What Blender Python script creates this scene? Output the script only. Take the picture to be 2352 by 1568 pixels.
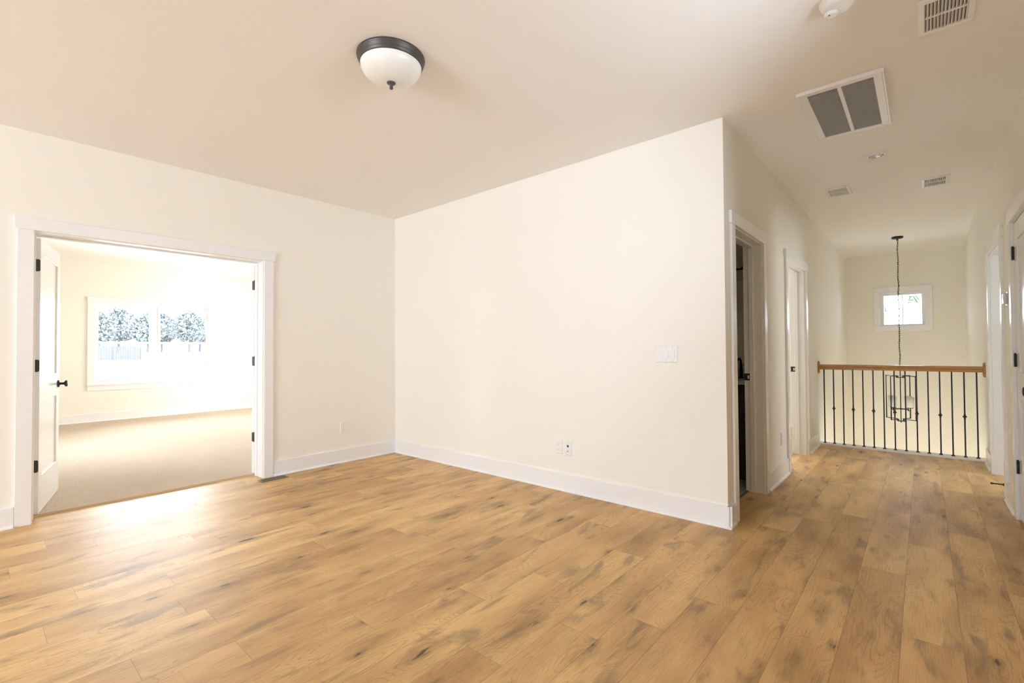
import bpy, bmesh, math, random
from mathutils import Vector, Matrix

random.seed(7)
SC = bpy.context.scene
COL = SC.collection
for o in list(bpy.data.objects):
    bpy.data.objects.remove(o)

# ------------------------------------------------------------------ camera
CAM = (4.7053, -3.3221, 1.1879)
YAW, PITCH, ROLL = -0.7144, 0.0174, -0.0065
cd = bpy.data.cameras.new('camera'); cam = bpy.data.objects.new('camera', cd); COL.objects.link(cam)
cd.sensor_fit = 'HORIZONTAL'; cd.sensor_width = 36.0; cd.lens = 36.0*1089.569/2352.0
cd.clip_start = 0.02; cd.clip_end = 500
fw = Vector((math.sin(YAW)*math.cos(PITCH), math.cos(YAW)*math.cos(PITCH), math.sin(PITCH)))
r0 = Vector((math.cos(YAW), -math.sin(YAW), 0)); u0 = r0.cross(fw)
rt = r0*math.cos(ROLL)+u0*math.sin(ROLL); up = -r0*math.sin(ROLL)+u0*math.cos(ROLL)
cam.matrix_world = Matrix(((rt.x, up.x, -fw.x, CAM[0]), (rt.y, up.y, -fw.y, CAM[1]), (rt.z, up.z, -fw.z, CAM[2]), (0, 0, 0, 1)))
SC.camera = cam

# ------------------------------------------------------------------ sky, daylight, exposure
SKY = 27.0
w = bpy.data.worlds.new('overcast_sky'); SC.world = w; w.use_nodes = True
bg = w.node_tree.nodes['Background']; bg.inputs[1].default_value = SKY
_t = w.node_tree.nodes.new('ShaderNodeTexCoord'); _s = w.node_tree.nodes.new('ShaderNodeSeparateXYZ'); _r = w.node_tree.nodes.new('ShaderNodeMapRange'); _m = w.node_tree.nodes.new('ShaderNodeMix')
_m.data_type = 'RGBA'; _m.inputs[6].default_value = (0.875, 0.97, 1.15, 1); _m.inputs[7].default_value = (1.02, 0.97, 0.90, 1)   # cool overcast, warmer toward the front of the house
_r.inputs[1].default_value = 0.0; _r.inputs[2].default_value = 0.7
for _a, _b in ((_t.outputs['Generated'], _s.inputs[0]), (_s.outputs[1], _r.inputs[0]), (_r.outputs[0], _m.inputs[0]), (_m.outputs[2], bg.inputs[0])): w.node_tree.links.new(_a, _b)
SC.view_settings.view_transform = 'Standard'; SC.view_settings.look = 'None'
SC.view_settings.exposure = 0.0; SC.view_settings.gamma = 1.0; SC.view_settings.use_curve_mapping = False
SC.cycles.max_bounces = 14; SC.cycles.diffuse_bounces = 10; SC.cycles.glossy_bounces = 5
SC.cycles.transparent_max_bounces = 12; SC.cycles.sample_clamp_indirect = 8.0
SC.cycles.caustics_reflective = False; SC.cycles.caustics_refractive = False
SC.cycles.use_denoising = True

def portal(loc, size, direction):
    """Sky portal filling a window opening; direction = where the daylight heads."""
    ld = bpy.data.lights.new('window_daylight', 'AREA'); ld.shape = 'RECTANGLE'; ld.size, ld.size_y = size
    ld.cycles.is_portal = True
    o = bpy.data.objects.new('window_daylight', ld); COL.objects.link(o); o.location = loc
    o.rotation_euler = Vector(direction).to_track_quat('-Z', 'Y').to_euler()
    return o

# room dimensions (metres)
H = 2.74; L = 3.71; W = 5.187; D = 6.671; RAILY = 3.636
REAR = -8.6; NOOK = -4.3; NX = 3.72  # room depth and added wall corner behind the view shape the light
BX = -6.007; WT = 0.19                       # bedroom far wall, wall thickness of the double doorway
BY0, BY1 = -4.2, 2.6                         # bedroom extent in y
LOW = -3.05

# windows, most added out of view to bring in light: (daylight heads, centre, size)
REARWIN = [(1.25, 2.03), (2.10, 2.88), (2.95, 3.70)]       # x ranges of the windows added behind the camera for light
RZ0, RZ1 = 0.30, 2.40
for a, b in REARWIN:
    portal(((a+b)/2, REAR-0.125, (RZ0+RZ1)/2), (b-a, RZ1-RZ0), (0, 1, 0))
portal((BX-0.125, -0.993, 1.35), (1.77, 1.42), (1, 0, 0))
portal((-4.2, BY1+0.125, 1.25), (2.0, 1.5), (0, -1, 0))
portal((4.4565, D+0.125, 1.81), (0.567, 0.545), (0, -1, 0))
portal((4.45, D+0.125, -2.225), (1.3, 1.45), (0, -1, 0))
portal((-2.9, BY0-0.125, 1.35), (1.8, 1.5), (0, 1, 0))
portal((W+0.125, -1.525, 2.065), (0.53, 1.15), (-1, 0, 0))
portal((W+0.125, 5.5, -2.2), (0.8, 1.3), (-1, 0, 0))
portal((W+2.725, 3.3, 1.5), (1.1, 1.0), (-1, 0, 0))
portal((2.4, 4.925, 1.35), (0.6, 1.1), (0, -1, 0))

# ------------------------------------------------------------------ materials
def newmat(name):
    m = bpy.data.materials.new(name); m.use_nodes = True
    return m, m.node_tree.nodes, m.node_tree.links, m.node_tree.nodes['Principled BSDF']

def simple(name, col, rough=0.5, metal=0.0, spec=0.5, bump=0.0, bscale=200.0, var=0.0):
    m, N, K, b = newmat(name)
    b.inputs['Base Color'].default_value = (*col, 1); b.inputs['Roughness'].default_value = rough
    b.inputs['Metallic'].default_value = metal; b.inputs['Specular IOR Level'].default_value = spec
    tc = N.new('ShaderNodeTexCoord')
    nz = N.new('ShaderNodeTexNoise'); nz.inputs['Scale'].default_value = bscale; nz.inputs['Detail'].default_value = 3
    K.new(tc.outputs['Object'], nz.inputs['Vector'])
    if bump:
        bp_ = N.new('ShaderNodeBump'); bp_.inputs['Strength'].default_value = bump; bp_.inputs['Distance'].default_value = 0.002
        K.new(nz.outputs['Fac'], bp_.inputs['Height']); K.new(bp_.outputs[0], b.inputs['Normal'])
    if var:
        mx = N.new('ShaderNodeMix'); mx.data_type = 'RGBA'
        mx.inputs[6].default_value = (*[c*(1-var) for c in col], 1); mx.inputs[7].default_value = (*[min(1, c*(1+var)) for c in col], 1)
        K.new(nz.outputs['Fac'], mx.inputs[0]); K.new(mx.outputs[2], b.inputs['Base Color'])
    return m

M = {}
M['wall'] = simple('cream_wall_paint', (0.875, 0.85, 0.785), 0.75, spec=0.25, bump=0.04, bscale=350, var=0.006)
M['ceiling'] = simple('flat_ceiling_paint', (0.885, 0.87, 0.845), 0.9, spec=0.1, bump=0.05, bscale=300, var=0.006)
M['trim'] = simple('white_semi_gloss_paint', (0.86, 0.866, 0.872), 0.24, spec=0.5, bump=0.01, bscale=60)
M['door'] = simple('white_door_paint', (0.83, 0.83, 0.825), 0.22, spec=0.5, bump=0.01, bscale=60)
M['vinyl'] = simple('white_vinyl', (0.85, 0.87, 0.9), 0.3)
M['bronze'] = simple('dark_bronze_metal', (0.05, 0.048, 0.046), 0.38, metal=0.55, bump=0.05, bscale=400, var=0.1)
M['lampbronze'] = simple('oil_rubbed_bronze', (0.085, 0.08, 0.075), 0.42, metal=0.4, bump=0.05, bscale=500, var=0.15)
M['iron'] = simple('black_iron', (0.010, 0.014, 0.018), 0.4)
M['black'] = simple('matte_black', (0.012, 0.012, 0.013), 0.4)
M['plastic'] = simple('white_plastic', (0.84, 0.84, 0.83), 0.3)
M['register'] = simple('grey_brown_metal', (0.20, 0.185, 0.155), 0.45, metal=0.3)
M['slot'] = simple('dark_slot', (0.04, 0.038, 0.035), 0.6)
M['grille'] = simple('white_enamel_metal', (0.78, 0.76, 0.745), 0.4)
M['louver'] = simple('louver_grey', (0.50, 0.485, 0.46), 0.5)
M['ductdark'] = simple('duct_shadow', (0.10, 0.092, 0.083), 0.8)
M['frost'] = simple('white_opal_glass', (0.86, 0.88, 0.85), 0.28)
M['shade'] = simple('frosted_shade_glass', (0.86, 0.85, 0.86), 0.4)
M['blue'] = simple('blue_port', (0.005, 0.09, 0.20), 0.5)
M['steel'] = simple('satin_steel', (0.6, 0.58, 0.55), 0.3, metal=0.9)
M['vanity'] = simple('dark_espresso_wood', (0.03, 0.018, 0.010), 0.4, var=0.2, bscale=30)
M['counter'] = simple('pale_countertop', (0.75, 0.7, 0.62), 0.3)
M['tile'] = simple('grey_floor_tile', (0.42, 0.40, 0.37), 0.5, var=0.1, bscale=8)
M['mirror'] = simple('mirror_glass', (0.85, 0.87, 0.85), 0.03, metal=1.0)
M['leaf'] = simple('tree_leaves', (0.105, 0.120, 0.122), 0.9, spec=0.0, var=0.10, bscale=1.5)
M['bark'] = simple('tree_bark', (0.060, 0.065, 0.072), 0.9, spec=0.0, var=0.1, bscale=6)
M['fence'] = simple('weathered_fence_wood', (0.049, 0.050, 0.055), 0.9, spec=0.0, var=0.08, bscale=3)
M['ground'] = simple('pale_bare_ground', (0.42, 0.41, 0.38), 0.95, var=0.15, bscale=0.6)

def glass_mat(name='window_glass', tint=(0.97, 0.985, 0.98)):
    m, N, K, b = newmat(name); N.remove(b)
    t = N.new('ShaderNodeBsdfTransparent'); t.inputs[0].default_value = (*tint, 1)
    g = N.new('ShaderNodeBsdfGlossy'); g.inputs['Roughness'].default_value = 0.02
    f = N.new('ShaderNodeFresnel'); f.inputs[0].default_value = 1.45
    mx = N.new('ShaderNodeMixShader'); K.new(f.outputs[0], mx.inputs[0]); K.new(t.outputs[0], mx.inputs[1]); K.new(g.outputs[0], mx.inputs[2])
    K.new(mx.outputs[0], N['Material Output'].inputs[0])
    return m
M['glass'] = glass_mat(); M['dimglass'] = glass_mat('dimmed_window_glass', (0.60, 0.65, 0.75))  # stair window glass tinted darker and bluer to tame its floor glare
def film(name, col, tr):
    m, N, K, b = newmat(name)
    b.inputs['Base Color'].default_value = (*col, 1); b.inputs['Roughness'].default_value = 0.7
    t = N.new('ShaderNodeBsdfTranslucent'); t.inputs[0].default_value = (*tr, 1)
    a = N.new('ShaderNodeAddShader'); K.new(b.outputs[0], a.inputs[0]); K.new(t.outputs[0], a.inputs[1]); K.new(a.outputs[0], N['Material Output'].inputs[0])
    return m

def carpet_mat():
    m, N, K, b = newmat('beige_cut_pile_carpet')
    b.inputs['Roughness'].default_value = 1.0; b.inputs['Specular IOR Level'].default_value = 0.05
    tc = N.new('ShaderNodeTexCoord')
    n1 = N.new('ShaderNodeTexNoise'); n1.inputs['Scale'].default_value = 130; n1.inputs['Detail'].default_value = 4
    n2 = N.new('ShaderNodeTexNoise'); n2.inputs['Scale'].default_value = 5; n2.inputs['Detail'].default_value = 3
    K.new(tc.outputs['Object'], n1.inputs['Vector']); K.new(tc.outputs['Object'], n2.inputs['Vector'])
    r = N.new('ShaderNodeValToRGB'); r.color_ramp.elements[0].position = 0.3; r.color_ramp.elements[1].position = 0.72
    r.color_ramp.elements[0].color = (0.40, 0.31, 0.22, 1); r.color_ramp.elements[1].color = (0.72, 0.62, 0.50, 1)
    mm = N.new('ShaderNodeMath'); mm.operation = 'MULTIPLY_ADD'; mm.inputs[1].default_value = 0.10; K.new(n2.outputs['Fac'], mm.inputs[0])
    m2 = N.new('ShaderNodeMath'); m2.operation = 'MULTIPLY_ADD'; m2.inputs[1].default_value = 0.90; K.new(n1.outputs['Fac'], m2.inputs[0]); K.new(mm.outputs[0], m2.inputs[2])
    mm.inputs[2].default_value = 0.0
    K.new(m2.outputs[0], r.inputs[0]); K.new(r.outputs[0], b.inputs['Base Color'])
    bp_ = N.new('ShaderNodeBump'); bp_.inputs['Strength'].default_value = 0.7; bp_.inputs['Distance'].default_value = 0.006
    K.new(n1.outputs['Fac'], bp_.inputs['Height']); K.new(bp_.outputs[0], b.inputs['Normal'])
    return m
M['carpet'] = carpet_mat()
M['stickerpaper'] = film('sticker_sheet', (0.6, 0.6, 0.6), (0.34, 0.34, 0.34)); M['ink'] = film('sticker_green_ink', (0.3, 0.5, 0.3), (0.21, 0.30, 0.20)); M['inkgrey'] = film('sticker_grey_ink', (0.2, 0.22, 0.22), (0.13, 0.14, 0.16))

def plank_mat():
    """Oak laminate: uv 'plank' = metres along / across one plank, uv 'seed' = two random numbers per plank."""
    m, N, K, b = newmat('oak_laminate_planks')
    def node(t, **kw):
        n = N.new(t)
        for k, v in kw.items(): setattr(n, k, v)
        return n
    def math_(op, a, bb=None, c=None, clamp=False):
        n = N.new('ShaderNodeMath'); n.operation = op; n.use_clamp = clamp
        for i, v in enumerate((a, bb, c)):
            if v is None: continue
            if isinstance(v, (int, float)): n.inputs[i].default_value = v
            else: K.new(v, n.inputs[i])
        return n.outputs[0]
    def mix(fac, a, bb, blend='MIX'):
        n = N.new('ShaderNodeMix'); n.data_type = 'RGBA'; n.blend_type = blend
        for i, v in ((0, fac), (6, a), (7, bb)):
            if isinstance(v, (int, float)): n.inputs[i].default_value = v
            elif isinstance(v, tuple): n.inputs[i].default_value = (*v, 1)
            else: K.new(v, n.inputs[i])
        return n.outputs[2]
    def ramp(x, p0, p1, v0=0.0, v1=1.0):
        n = N.new('ShaderNodeMapRange'); n.interpolation_type = 'SMOOTHSTEP'
        K.new(x, n.inputs[0])
        for i, v in zip((1, 2, 3, 4), (p0, p1, v0, v1)): n.inputs[i].default_value = v
        return n.outputs[0]
    uv = node('ShaderNodeUVMap', uv_map='plank'); sd = node('ShaderNodeUVMap', uv_map='seed')
    su = N.new('ShaderNodeSeparateXYZ'); K.new(uv.outputs[0], su.inputs[0]); U, V = su.outputs[0], su.outputs[1]
    ss = N.new('ShaderNodeSeparateXYZ'); K.new(sd.outputs[0], ss.inputs[0]); R1, R2 = ss.outputs[0], ss.outputs[1]
    def coord(sx, sy, off):
        c = N.new('ShaderNodeCombineXYZ')
        K.new(math_('MULTIPLY', U, sx), c.inputs[0]); K.new(math_('MULTIPLY', V, sy), c.inputs[1])
        K.new(math_('MULTIPLY_ADD', R1, 57.0, math_('MULTIPLY_ADD', R2, 31.0, off)), c.inputs[2])
        return c.outputs[0]
    def noise(sx, sy, off, detail=3, rough=0.5, dist=0.0):
        n = N.new('ShaderNodeTexNoise'); n.inputs['Scale'].default_value = 1.0; n.inputs['Detail'].default_value = detail
        n.inputs['Roughness'].default_value = rough; n.inputs['Distortion'].default_value = dist
        K.new(coord(sx, sy, off), n.inputs['Vector']); return n.outputs['Fac']
    # tone of the plank and slow drift along it
    tone = math_('MULTIPLY_ADD', R2, 0.22, math_('MULTIPLY', noise(1.6, 5.0, 3.0, 2), 0.95))
    base = mix(ramp(tone, 0.25, 0.95), (0.455, 0.265, 0.106), (0.83, 0.555, 0.24))
    # cathedral rings: level lines of a stretched height field
    hf = noise(1.3, 7.0, 11.0, 1, 0.4)
    hf2 = noise(6.0, 26.0, 17.0, 2)
    vo = N.new('ShaderNodeTexVoronoi'); vo.feature = 'F1'; vo.inputs['Scale'].default_value = 1.0; vo.inputs['Randomness'].default_value = 0.9
    K.new(coord(2.1, 6.4, 53.0), vo.inputs['Vector'])
    sx_ = N.new('ShaderNodeSeparateColor'); K.new(vo.outputs['Color'], sx_.inputs[0])
    pick = ramp(sx_.outputs[0], 0.38, 0.44)
    swirl = math_('MULTIPLY', ramp(vo.outputs['Distance'], 0.60, 0.05), pick)
    rings = math_('FRACT', math_('ADD', math_('MULTIPLY', swirl, 9.0), math_('MULTIPLY_ADD', hf, 27.0, math_('MULTIPLY', hf2, 1.8))))
    ringline = ramp(math_('ABSOLUTE', math_('SUBTRACT', rings, 0.5)), 0.30, 0.49)
    ringmask = ramp(noise(1.5, 5.0, 23.0, 2), 0.36, 0.58)
    base = mix(math_('MULTIPLY', math_('MULTIPLY', ringline, ringmask), 0.30), base, (0.27, 0.145, 0.065))
    # fine pores along the grain
    pores = noise(9.0, 260.0, 29.0, 3, 0.6)
    base = mix(ramp(pores, 0.52, 0.70, 0.0, 0.36), base, (0.25, 0.14, 0.07))
    base = mix(ramp(pores, 0.48, 0.30, 0.0, 0.18), base, (0.80, 0.60, 0.36))
    # smoky mineral streaks
    smoke = noise(2.6, 9.0, 41.0, 4, 0.55, 0.6)
    base = mix(ramp(smoke, 0.55, 0.72, 0.0, 0.55), base, (0.19, 0.135, 0.09))
    # knots: dark small cores with a halo
    wob = math_('MULTIPLY_ADD', math_('SUBTRACT', noise(9.0, 40.0, 61.0, 4, 0.6), 0.5), 0.55, vo.outputs['Distance'])
    base = mix(math_('MULTIPLY', ramp(wob, 0.42, 0.08, 0.0, 0.50), pick), base, (0.24, 0.14, 0.07))
    base = mix(math_('MULTIPLY', ramp(wob, 0.12, 0.02, 0.0, 0.9), pick), base, (0.065, 0.045, 0.03))
    vk = N.new('ShaderNodeTexVoronoi'); vk.feature = 'F1'; vk.inputs['Scale'].default_value = 1.0; K.new(coord(4.2, 11.0, 83.0), vk.inputs['Vector'])
    sk = N.new('ShaderNodeSeparateColor'); K.new(vk.outputs['Color'], sk.inputs[0])
    kp = ramp(sk.outputs[1], 0.70, 0.74)
    kw = math_('MULTIPLY_ADD', math_('SUBTRACT', noise(16.0, 60.0, 91.0, 4, 0.65), 0.5), 0.5, vk.outputs['Distance'])
    base = mix(math_('MULTIPLY', ramp(kw, 0.34, 0.08, 0.0, 0.45), kp), base, (0.22, 0.13, 0.065))
    base = mix(math_('MULTIPLY', ramp(kw, 0.12, 0.02, 0.0, 0.85), kp), base, (0.07, 0.05, 0.035))
    # cross saw marks
    saw = noise(70.0, 5.0, 71.0, 2)
    base = mix(ramp(saw, 0.58, 0.75, 0.0, 0.10), base, (0.25, 0.15, 0.08))
    # joint lines (length 1.205 m, width 0.188 m)
    eu = math_('MINIMUM', U, math_('SUBTRACT', 1.205, U)); ev = math_('MINIMUM', V, math_('SUBTRACT', 0.188, V))
    ed = math_('MINIMUM', eu, ev)
    gap = ramp(ed, 0.0004, 0.0014, 1.0, 0.0)
    base = mix(math_('MULTIPLY', gap, 0.58), base, (0.14, 0.075, 0.035))
    K.new(base, b.inputs['Base Color'])
    rg = math_('MULTIPLY_ADD', pores, 0.08, 0.385)
    b.inputs['IOR'].default_value = 1.4
    K.new(rg, b.inputs['Roughness']); b.inputs['Specular IOR Level'].default_value = 0.40
    hgt = math_('SUBTRACT', math_('MULTIPLY', pores, 0.12), gap)
    bp_ = N.new('ShaderNodeBump'); bp_.inputs['Strength'].default_value = 0.25; bp_.inputs['Distance'].default_value = 0.001
    K.new(hgt, bp_.inputs['Height']); K.new(bp_.outputs[0], b.inputs['Normal'])
    return m
M['planks'] = plank_mat()

def oak_rail_mat():
    m, N, K, b = newmat('varnished_oak')
    tc = N.new('ShaderNodeTexCoord'); mp = N.new('ShaderNodeMapping'); mp.inputs['Scale'].default_value = (3, 90, 90)
    K.new(tc.outputs['Object'], mp.inputs[0])
    n = N.new('ShaderNodeTexNoise'); n.inputs['Scale'].default_value = 1.0; n.inputs['Detail'].default_value = 4; K.new(mp.outputs[0], n.inputs[0])
    r = N.new('ShaderNodeValToRGB'); r.color_ramp.elements[0].color = (0.30, 0.145, 0.05, 1); r.color_ramp.elements[1].color = (0.55, 0.30, 0.12, 1)
    r.color_ramp.elements[0].position = 0.3; r.color_ramp.elements[1].position = 0.7
    K.new(n.outputs['Fac'], r.inputs[0]); K.new(r.outputs[0], b.inputs['Base Color']); b.inputs['Roughness'].default_value = 0.16
    return m
M['oak'] = oak_rail_mat()

# ------------------------------------------------------------------ mesh helpers
class MB:
    def __init__(self): self.v = []; self.f = []; self.smooth = set(); self.mi = []; self.cur = 0
    def _add(self, vs, fs, smooth=False):
        k = len(self.v); self.v += [tuple(p) for p in vs]
        for f in fs:
            if smooth: self.smooth.add(len(self.f))
            self.f.append([i+k for i in f]); self.mi.append(self.cur)
    def box(self, x0, x1, y0, y1, z0, z1):
        x0, x1 = sorted((x0, x1)); y0, y1 = sorted((y0, y1)); z0, z1 = sorted((z0, z1))
        self._add([(x0, y0, z0), (x1, y0, z0), (x1, y1, z0), (x0, y1, z0), (x0, y0, z1), (x1, y0, z1), (x1, y1, z1), (x0, y1, z1)],
                  [(0, 3, 2, 1), (4, 5, 6, 7), (0, 1, 5, 4), (1, 2, 6, 5), (2, 3, 7, 6), (3, 0, 4, 7)])
        return self
    def prism(self, poly, a0, a1, axis):
        """extrude a 2-D polygon (in the two remaining axes, cyclic order) along axis"""
        n = len(poly)
        def P(p, a):
            return {0: (a, p[0], p[1]), 1: (p[0], a, p[1]), 2: (p[0], p[1], a)}[axis]
        vs = [P(p, a0) for p in poly]+[P(p, a1) for p in poly]
        fs = [tuple(range(n))[::-1], tuple(range(n, 2*n))]+[(i, (i+1) % n, n+(i+1) % n, n+i) for i in range(n)]
        self._add(vs, fs); return self
    def lathe(self, prof, centre=(0, 0, 0), axis=2, seg=48, smooth=True, cap=True):
        """profile [(r, h)...] turned about an axis through centre"""
        def P(r, h, t):
            c, s = r*math.cos(t), r*math.sin(t)
            q = {0: (h, c, s), 1: (c, h, s), 2: (c, s, h)}[axis]
            return (centre[0]+q[0], centre[1]+q[1], centre[2]+q[2])
        vs = [P(r, h, 2*math.pi*j/seg) for r, h in prof for j in range(seg)]
        fs = [(i*seg+j, i*seg+(j+1) % seg, (i+1)*seg+(j+1) % seg, (i+1)*seg+j) for i in range(len(prof)-1) for j in range(seg)]
        self._add(vs, fs, smooth)
        if cap:
            k = len(self.v)-len(vs)
            for i in (0, len(prof)-1):
                if prof[i][0] > 1e-6:
                    self.f.append([k+i*seg+j for j in range(seg)]); self.mi.append(self.cur)
        return self
    def tube(self, pts, r, seg=10, closed=False, square=False, smooth=True):
        pts = [Vector(p) for p in pts]; n = len(pts); rings = []
        ref = None
        for i, p in enumerate(pts):
            a = pts[(i-1) % n] if (closed or i > 0) else p
            c = pts[(i+1) % n] if (closed or i < n-1) else p
            d1 = (p-a).normalized() if (p-a).length > 1e-9 else (c-p).normalized()
            d2 = (c-p).normalized() if (c-p).length > 1e-9 else d1
            t = (d1+d2)
            t = t.normalized() if t.length > 1e-6 else d1
            if ref is None:
                ref = Vector((0, 0, 1)) if abs(t.z) < 0.9 else Vector((0, 1, 0))
            s = t.cross(ref)
            if s.length < 1e-5: s = t.cross(Vector((1, 0.01, 0)))
            s.normalize(); u = s.cross(t).normalized(); ref = u
            k = 1.0/max(0.5, d1.dot(t))
            if square:
                rings.append([p+(s*ca+u*sa)*r*k for ca, sa in ((1, 1), (-1, 1), (-1, -1), (1, -1))])
            else:
                rings.append([p+(s*math.cos(2*math.pi*j/seg)+u*math.sin(2*math.pi*j/seg))*r for j in range(seg)])
        m_ = len(rings[0]); vs = [q for R in rings for q in R]
        last = n if closed else n-1
        fs = [(i*m_+j, i*m_+(j+1) % m_, ((i+1) % n)*m_+(j+1) % m_, ((i+1) % n)*m_+j) for i in range(last) for j in range(m_)]
        self._add(vs, fs, smooth and not square)
        if not closed:
            self._add(rings[0], [tuple(range(m_))[::-1]]); self._add(rings[-1], [tuple(range(m_))])
        return self
    def sphere(self, c, r, seg=16, rings=10, sc=(1, 1, 1)):
        prof = [(max(1e-5, r*math.sin(math.pi*i/rings))*1.0, -r*math.cos(math.pi*i/rings)) for i in range(rings+1)]
        k = len(self.v); self.lathe(prof, (0, 0, 0), 2, seg, True, False)
        for i in range(k, len(self.v)):
            x, y, z = self.v[i]; self.v[i] = (c[0]+x*sc[0], c[1]+y*sc[1], c[2]+z*sc[2])
        return self
    def build(self, name, mat, parent=None, bevel=0.0, loc=None, fix=True):
        me = bpy.data.meshes.new(name)
        off = loc if loc is not None else (0, 0, 0)
        me.from_pydata([(x-off[0], y-off[1], z-off[2]) for x, y, z in self.v], [], self.f)
        for m_ in (mat if isinstance(mat, (list, tuple)) else [mat]): me.materials.append(m_)
        for i, p in enumerate(me.polygons):
            p.use_smooth = i in self.smooth; p.material_index = self.mi[i]
        if fix:
            bm = bmesh.new(); bm.from_mesh(me); bmesh.ops.recalc_face_normals(bm, faces=bm.faces); bm.to_mesh(me); bm.free()
        o = bpy.data.objects.new(name, me); COL.objects.link(o)
        if loc is not None: o.location = loc
        if parent is not None:
            o.parent = parent
            if loc is None: o.matrix_parent_inverse = Matrix.Translation(-world_loc(parent))
            else: o.location = Vector(loc)-world_loc(parent)
        if bevel:
            b = o.modifiers.new('edge_round', 'BEVEL'); b.width = bevel; b.segments = 2; b.limit_method = 'ANGLE'; b.angle_limit = math.radians(40)
        return o

def world_loc(o):
    p = Vector(o.location)
    if o.parent: p = p+o.matrix_parent_inverse.translation+world_loc(o.parent)
    return p

def tag(o, label=None, cat=None, group=None, kind=None):
    if label: o['label'] = label
    if cat: o['category'] = cat
    if group: o['group'] = group
    if kind: o['kind'] = kind
    return o

def empty(name, loc, label=None, cat=None, group=None, kind=None):
    o = bpy.data.objects.new(name, None); o.empty_display_size = 0.05; COL.objects.link(o); o.location = loc
    return tag(o, label, cat, group, kind)

def struct(mb, name, mat, label, cat, bevel=0.0, loc=None):
    return tag(mb.build(name, mat, None, bevel, loc), label, cat, kind='structure')

# ------------------------------------------------------------------ floor of planks
X0, PW, PL = -0.083, 0.188, 1.205
ROWY = {0: -2.854, 1: -2.51, 2: -2.122, 3: -2.984, 4: -2.778, 5: -1.95, 6: -2.355, 7: -1.05, 8: -1.75, 9: -1.402, 10: -1.886,
        11: -1.442, 12: -2.584, 13: -1.686, 14: -1.38, 15: -0.963, 16: -0.489, 17: -1.322, 18: -0.786, 19: -1.617, 20: -1.378,
        21: -1.025, 22: -0.67, 23: -0.409, 24: -0.114, 25: -0.772, 26: -0.39, 27: -0.02}
FLY = 3.575
def build_floor():
    rnd = random.Random(11)
    verts, faces, uvs, seeds = [], [], [], []
    for k in range(-1, 29):
        xa, xb = X0+k*PW, X0+(k+1)*PW
        y0 = ROWY.get(k, -0.6)
        y0 -= math.ceil((y0-REAR)/PL)*PL
        ytop = FLY if xb > 3.57 else 0.05
        xs0 = xa
        y = y0
        while y < ytop:
            r1, r2 = rnd.random(), rnd.random()
            ca, cb = max(y, REAR), min(y+PL, ytop)
            cx0, cx1 = max(xa, -0.185), min(xb, W+0.142)
            pieces = [(cx0, cx1, ca, cb)]
            if xa < 3.585 < xb:          # the row under the hall's left wall: only the strip inside the doorways
                pieces = [(cx0, cx1, ca, min(cb, 0.05))] if ca < 0.05 else []
                if cb > 0.05: pieces.append((max(3.585, cx0), cx1, max(ca, 0.05), cb))
            for (p0, p1, q0, q1) in pieces:
                if q1-q0 > 1e-4 and p1-p0 > 1e-4:
                    n = len(verts)
                    verts += [(p0, q0, 0), (p1, q0, 0), (p1, q1, 0), (p0, q1, 0)]; faces.append((n, n+1, n+2, n+3))
                    uvs += [(q0-y, p0-xa), (q0-y, p1-xa), (q1-y, p1-xa), (q1-y, p0-xa)]; seeds += [(r1, r2)]*4
            y += PL
    me = bpy.data.meshes.new('floor'); me.from_pydata(verts, [], faces)
    a = me.uv_layers.new(name='plank'); b = me.uv_layers.new(name='seed')
    for p in me.polygons:
        for li, vi in zip(p.loop_indices, p.vertices):
            a.data[li].uv = uvs[vi]; b.data[li].uv = seeds[vi]
    me.materials.append(M['planks'])
    o = bpy.data.objects.new('floor', me); COL.objects.link(o)
    return tag(o, 'brown oak plank floor running through the open room and the hallway', 'floor', kind='structure')
build_floor()
mb = MB(); mb.box(-0.185, W+0.2, REAR, 0.05, -0.32, -0.003); mb.box(3.585, W+0.2, 0.05, 3.70, -0.32, -0.003)
struct(mb, 'slab_upper', M['wall'], 'cream painted underside and edge of the upper storey floor at the stairwell', 'floor structure')
struct(MB().box(L, W, RAILY-0.065, RAILY+0.075, -0.002, 0.02), 'trim_1', M['trim'], 'white landing board under the stair railing balusters', 'landing board', 0.003)
struct(MB().box(BX, -0.178, BY0, BY1, -0.10, 0.008), 'floor_bedroom', M['carpet'], 'beige carpet floor of the bright bedroom beyond the double doorway', 'carpet')
tr = MB().prism([(-0.198, 0.006), (-0.192, 0.0125), (-0.184, 0.0145), (-0.176, 0.0125), (-0.166, 0.0)], -3.003, -1.487, 1)
struct(tr, 'trim_2', simple('oak_transition_strip', (0.5, 0.35, 0.2), 0.12), 'slim oak transition strip between carpet and planks in double doorway', 'threshold strip')
struct(MB().box(1.6, 3.585, 0.12, 1.72, -0.05, 0.003), 'floor_bathroom', M['tile'], 'grey tile floor of the dark bathroom beside the hall corner', 'tile floor')
struct(MB().box(1.2, 3.585, 1.82, 4.8, -0.05, 0.004), 'floor_side_room', M['carpet'], 'beige carpet of the room behind the second hallway doorway', 'carpet')
struct(MB().box(L-0.1, W+0.1, 3.6, D+0.1, LOW-0.1, LOW), 'floor_lower', simple('lower_oak_floor', (0.30, 0.19, 0.10), 0.35, var=0.2, bscale=4), 'brown wooden floor of the storey below the stairwell', 'floor')

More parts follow.
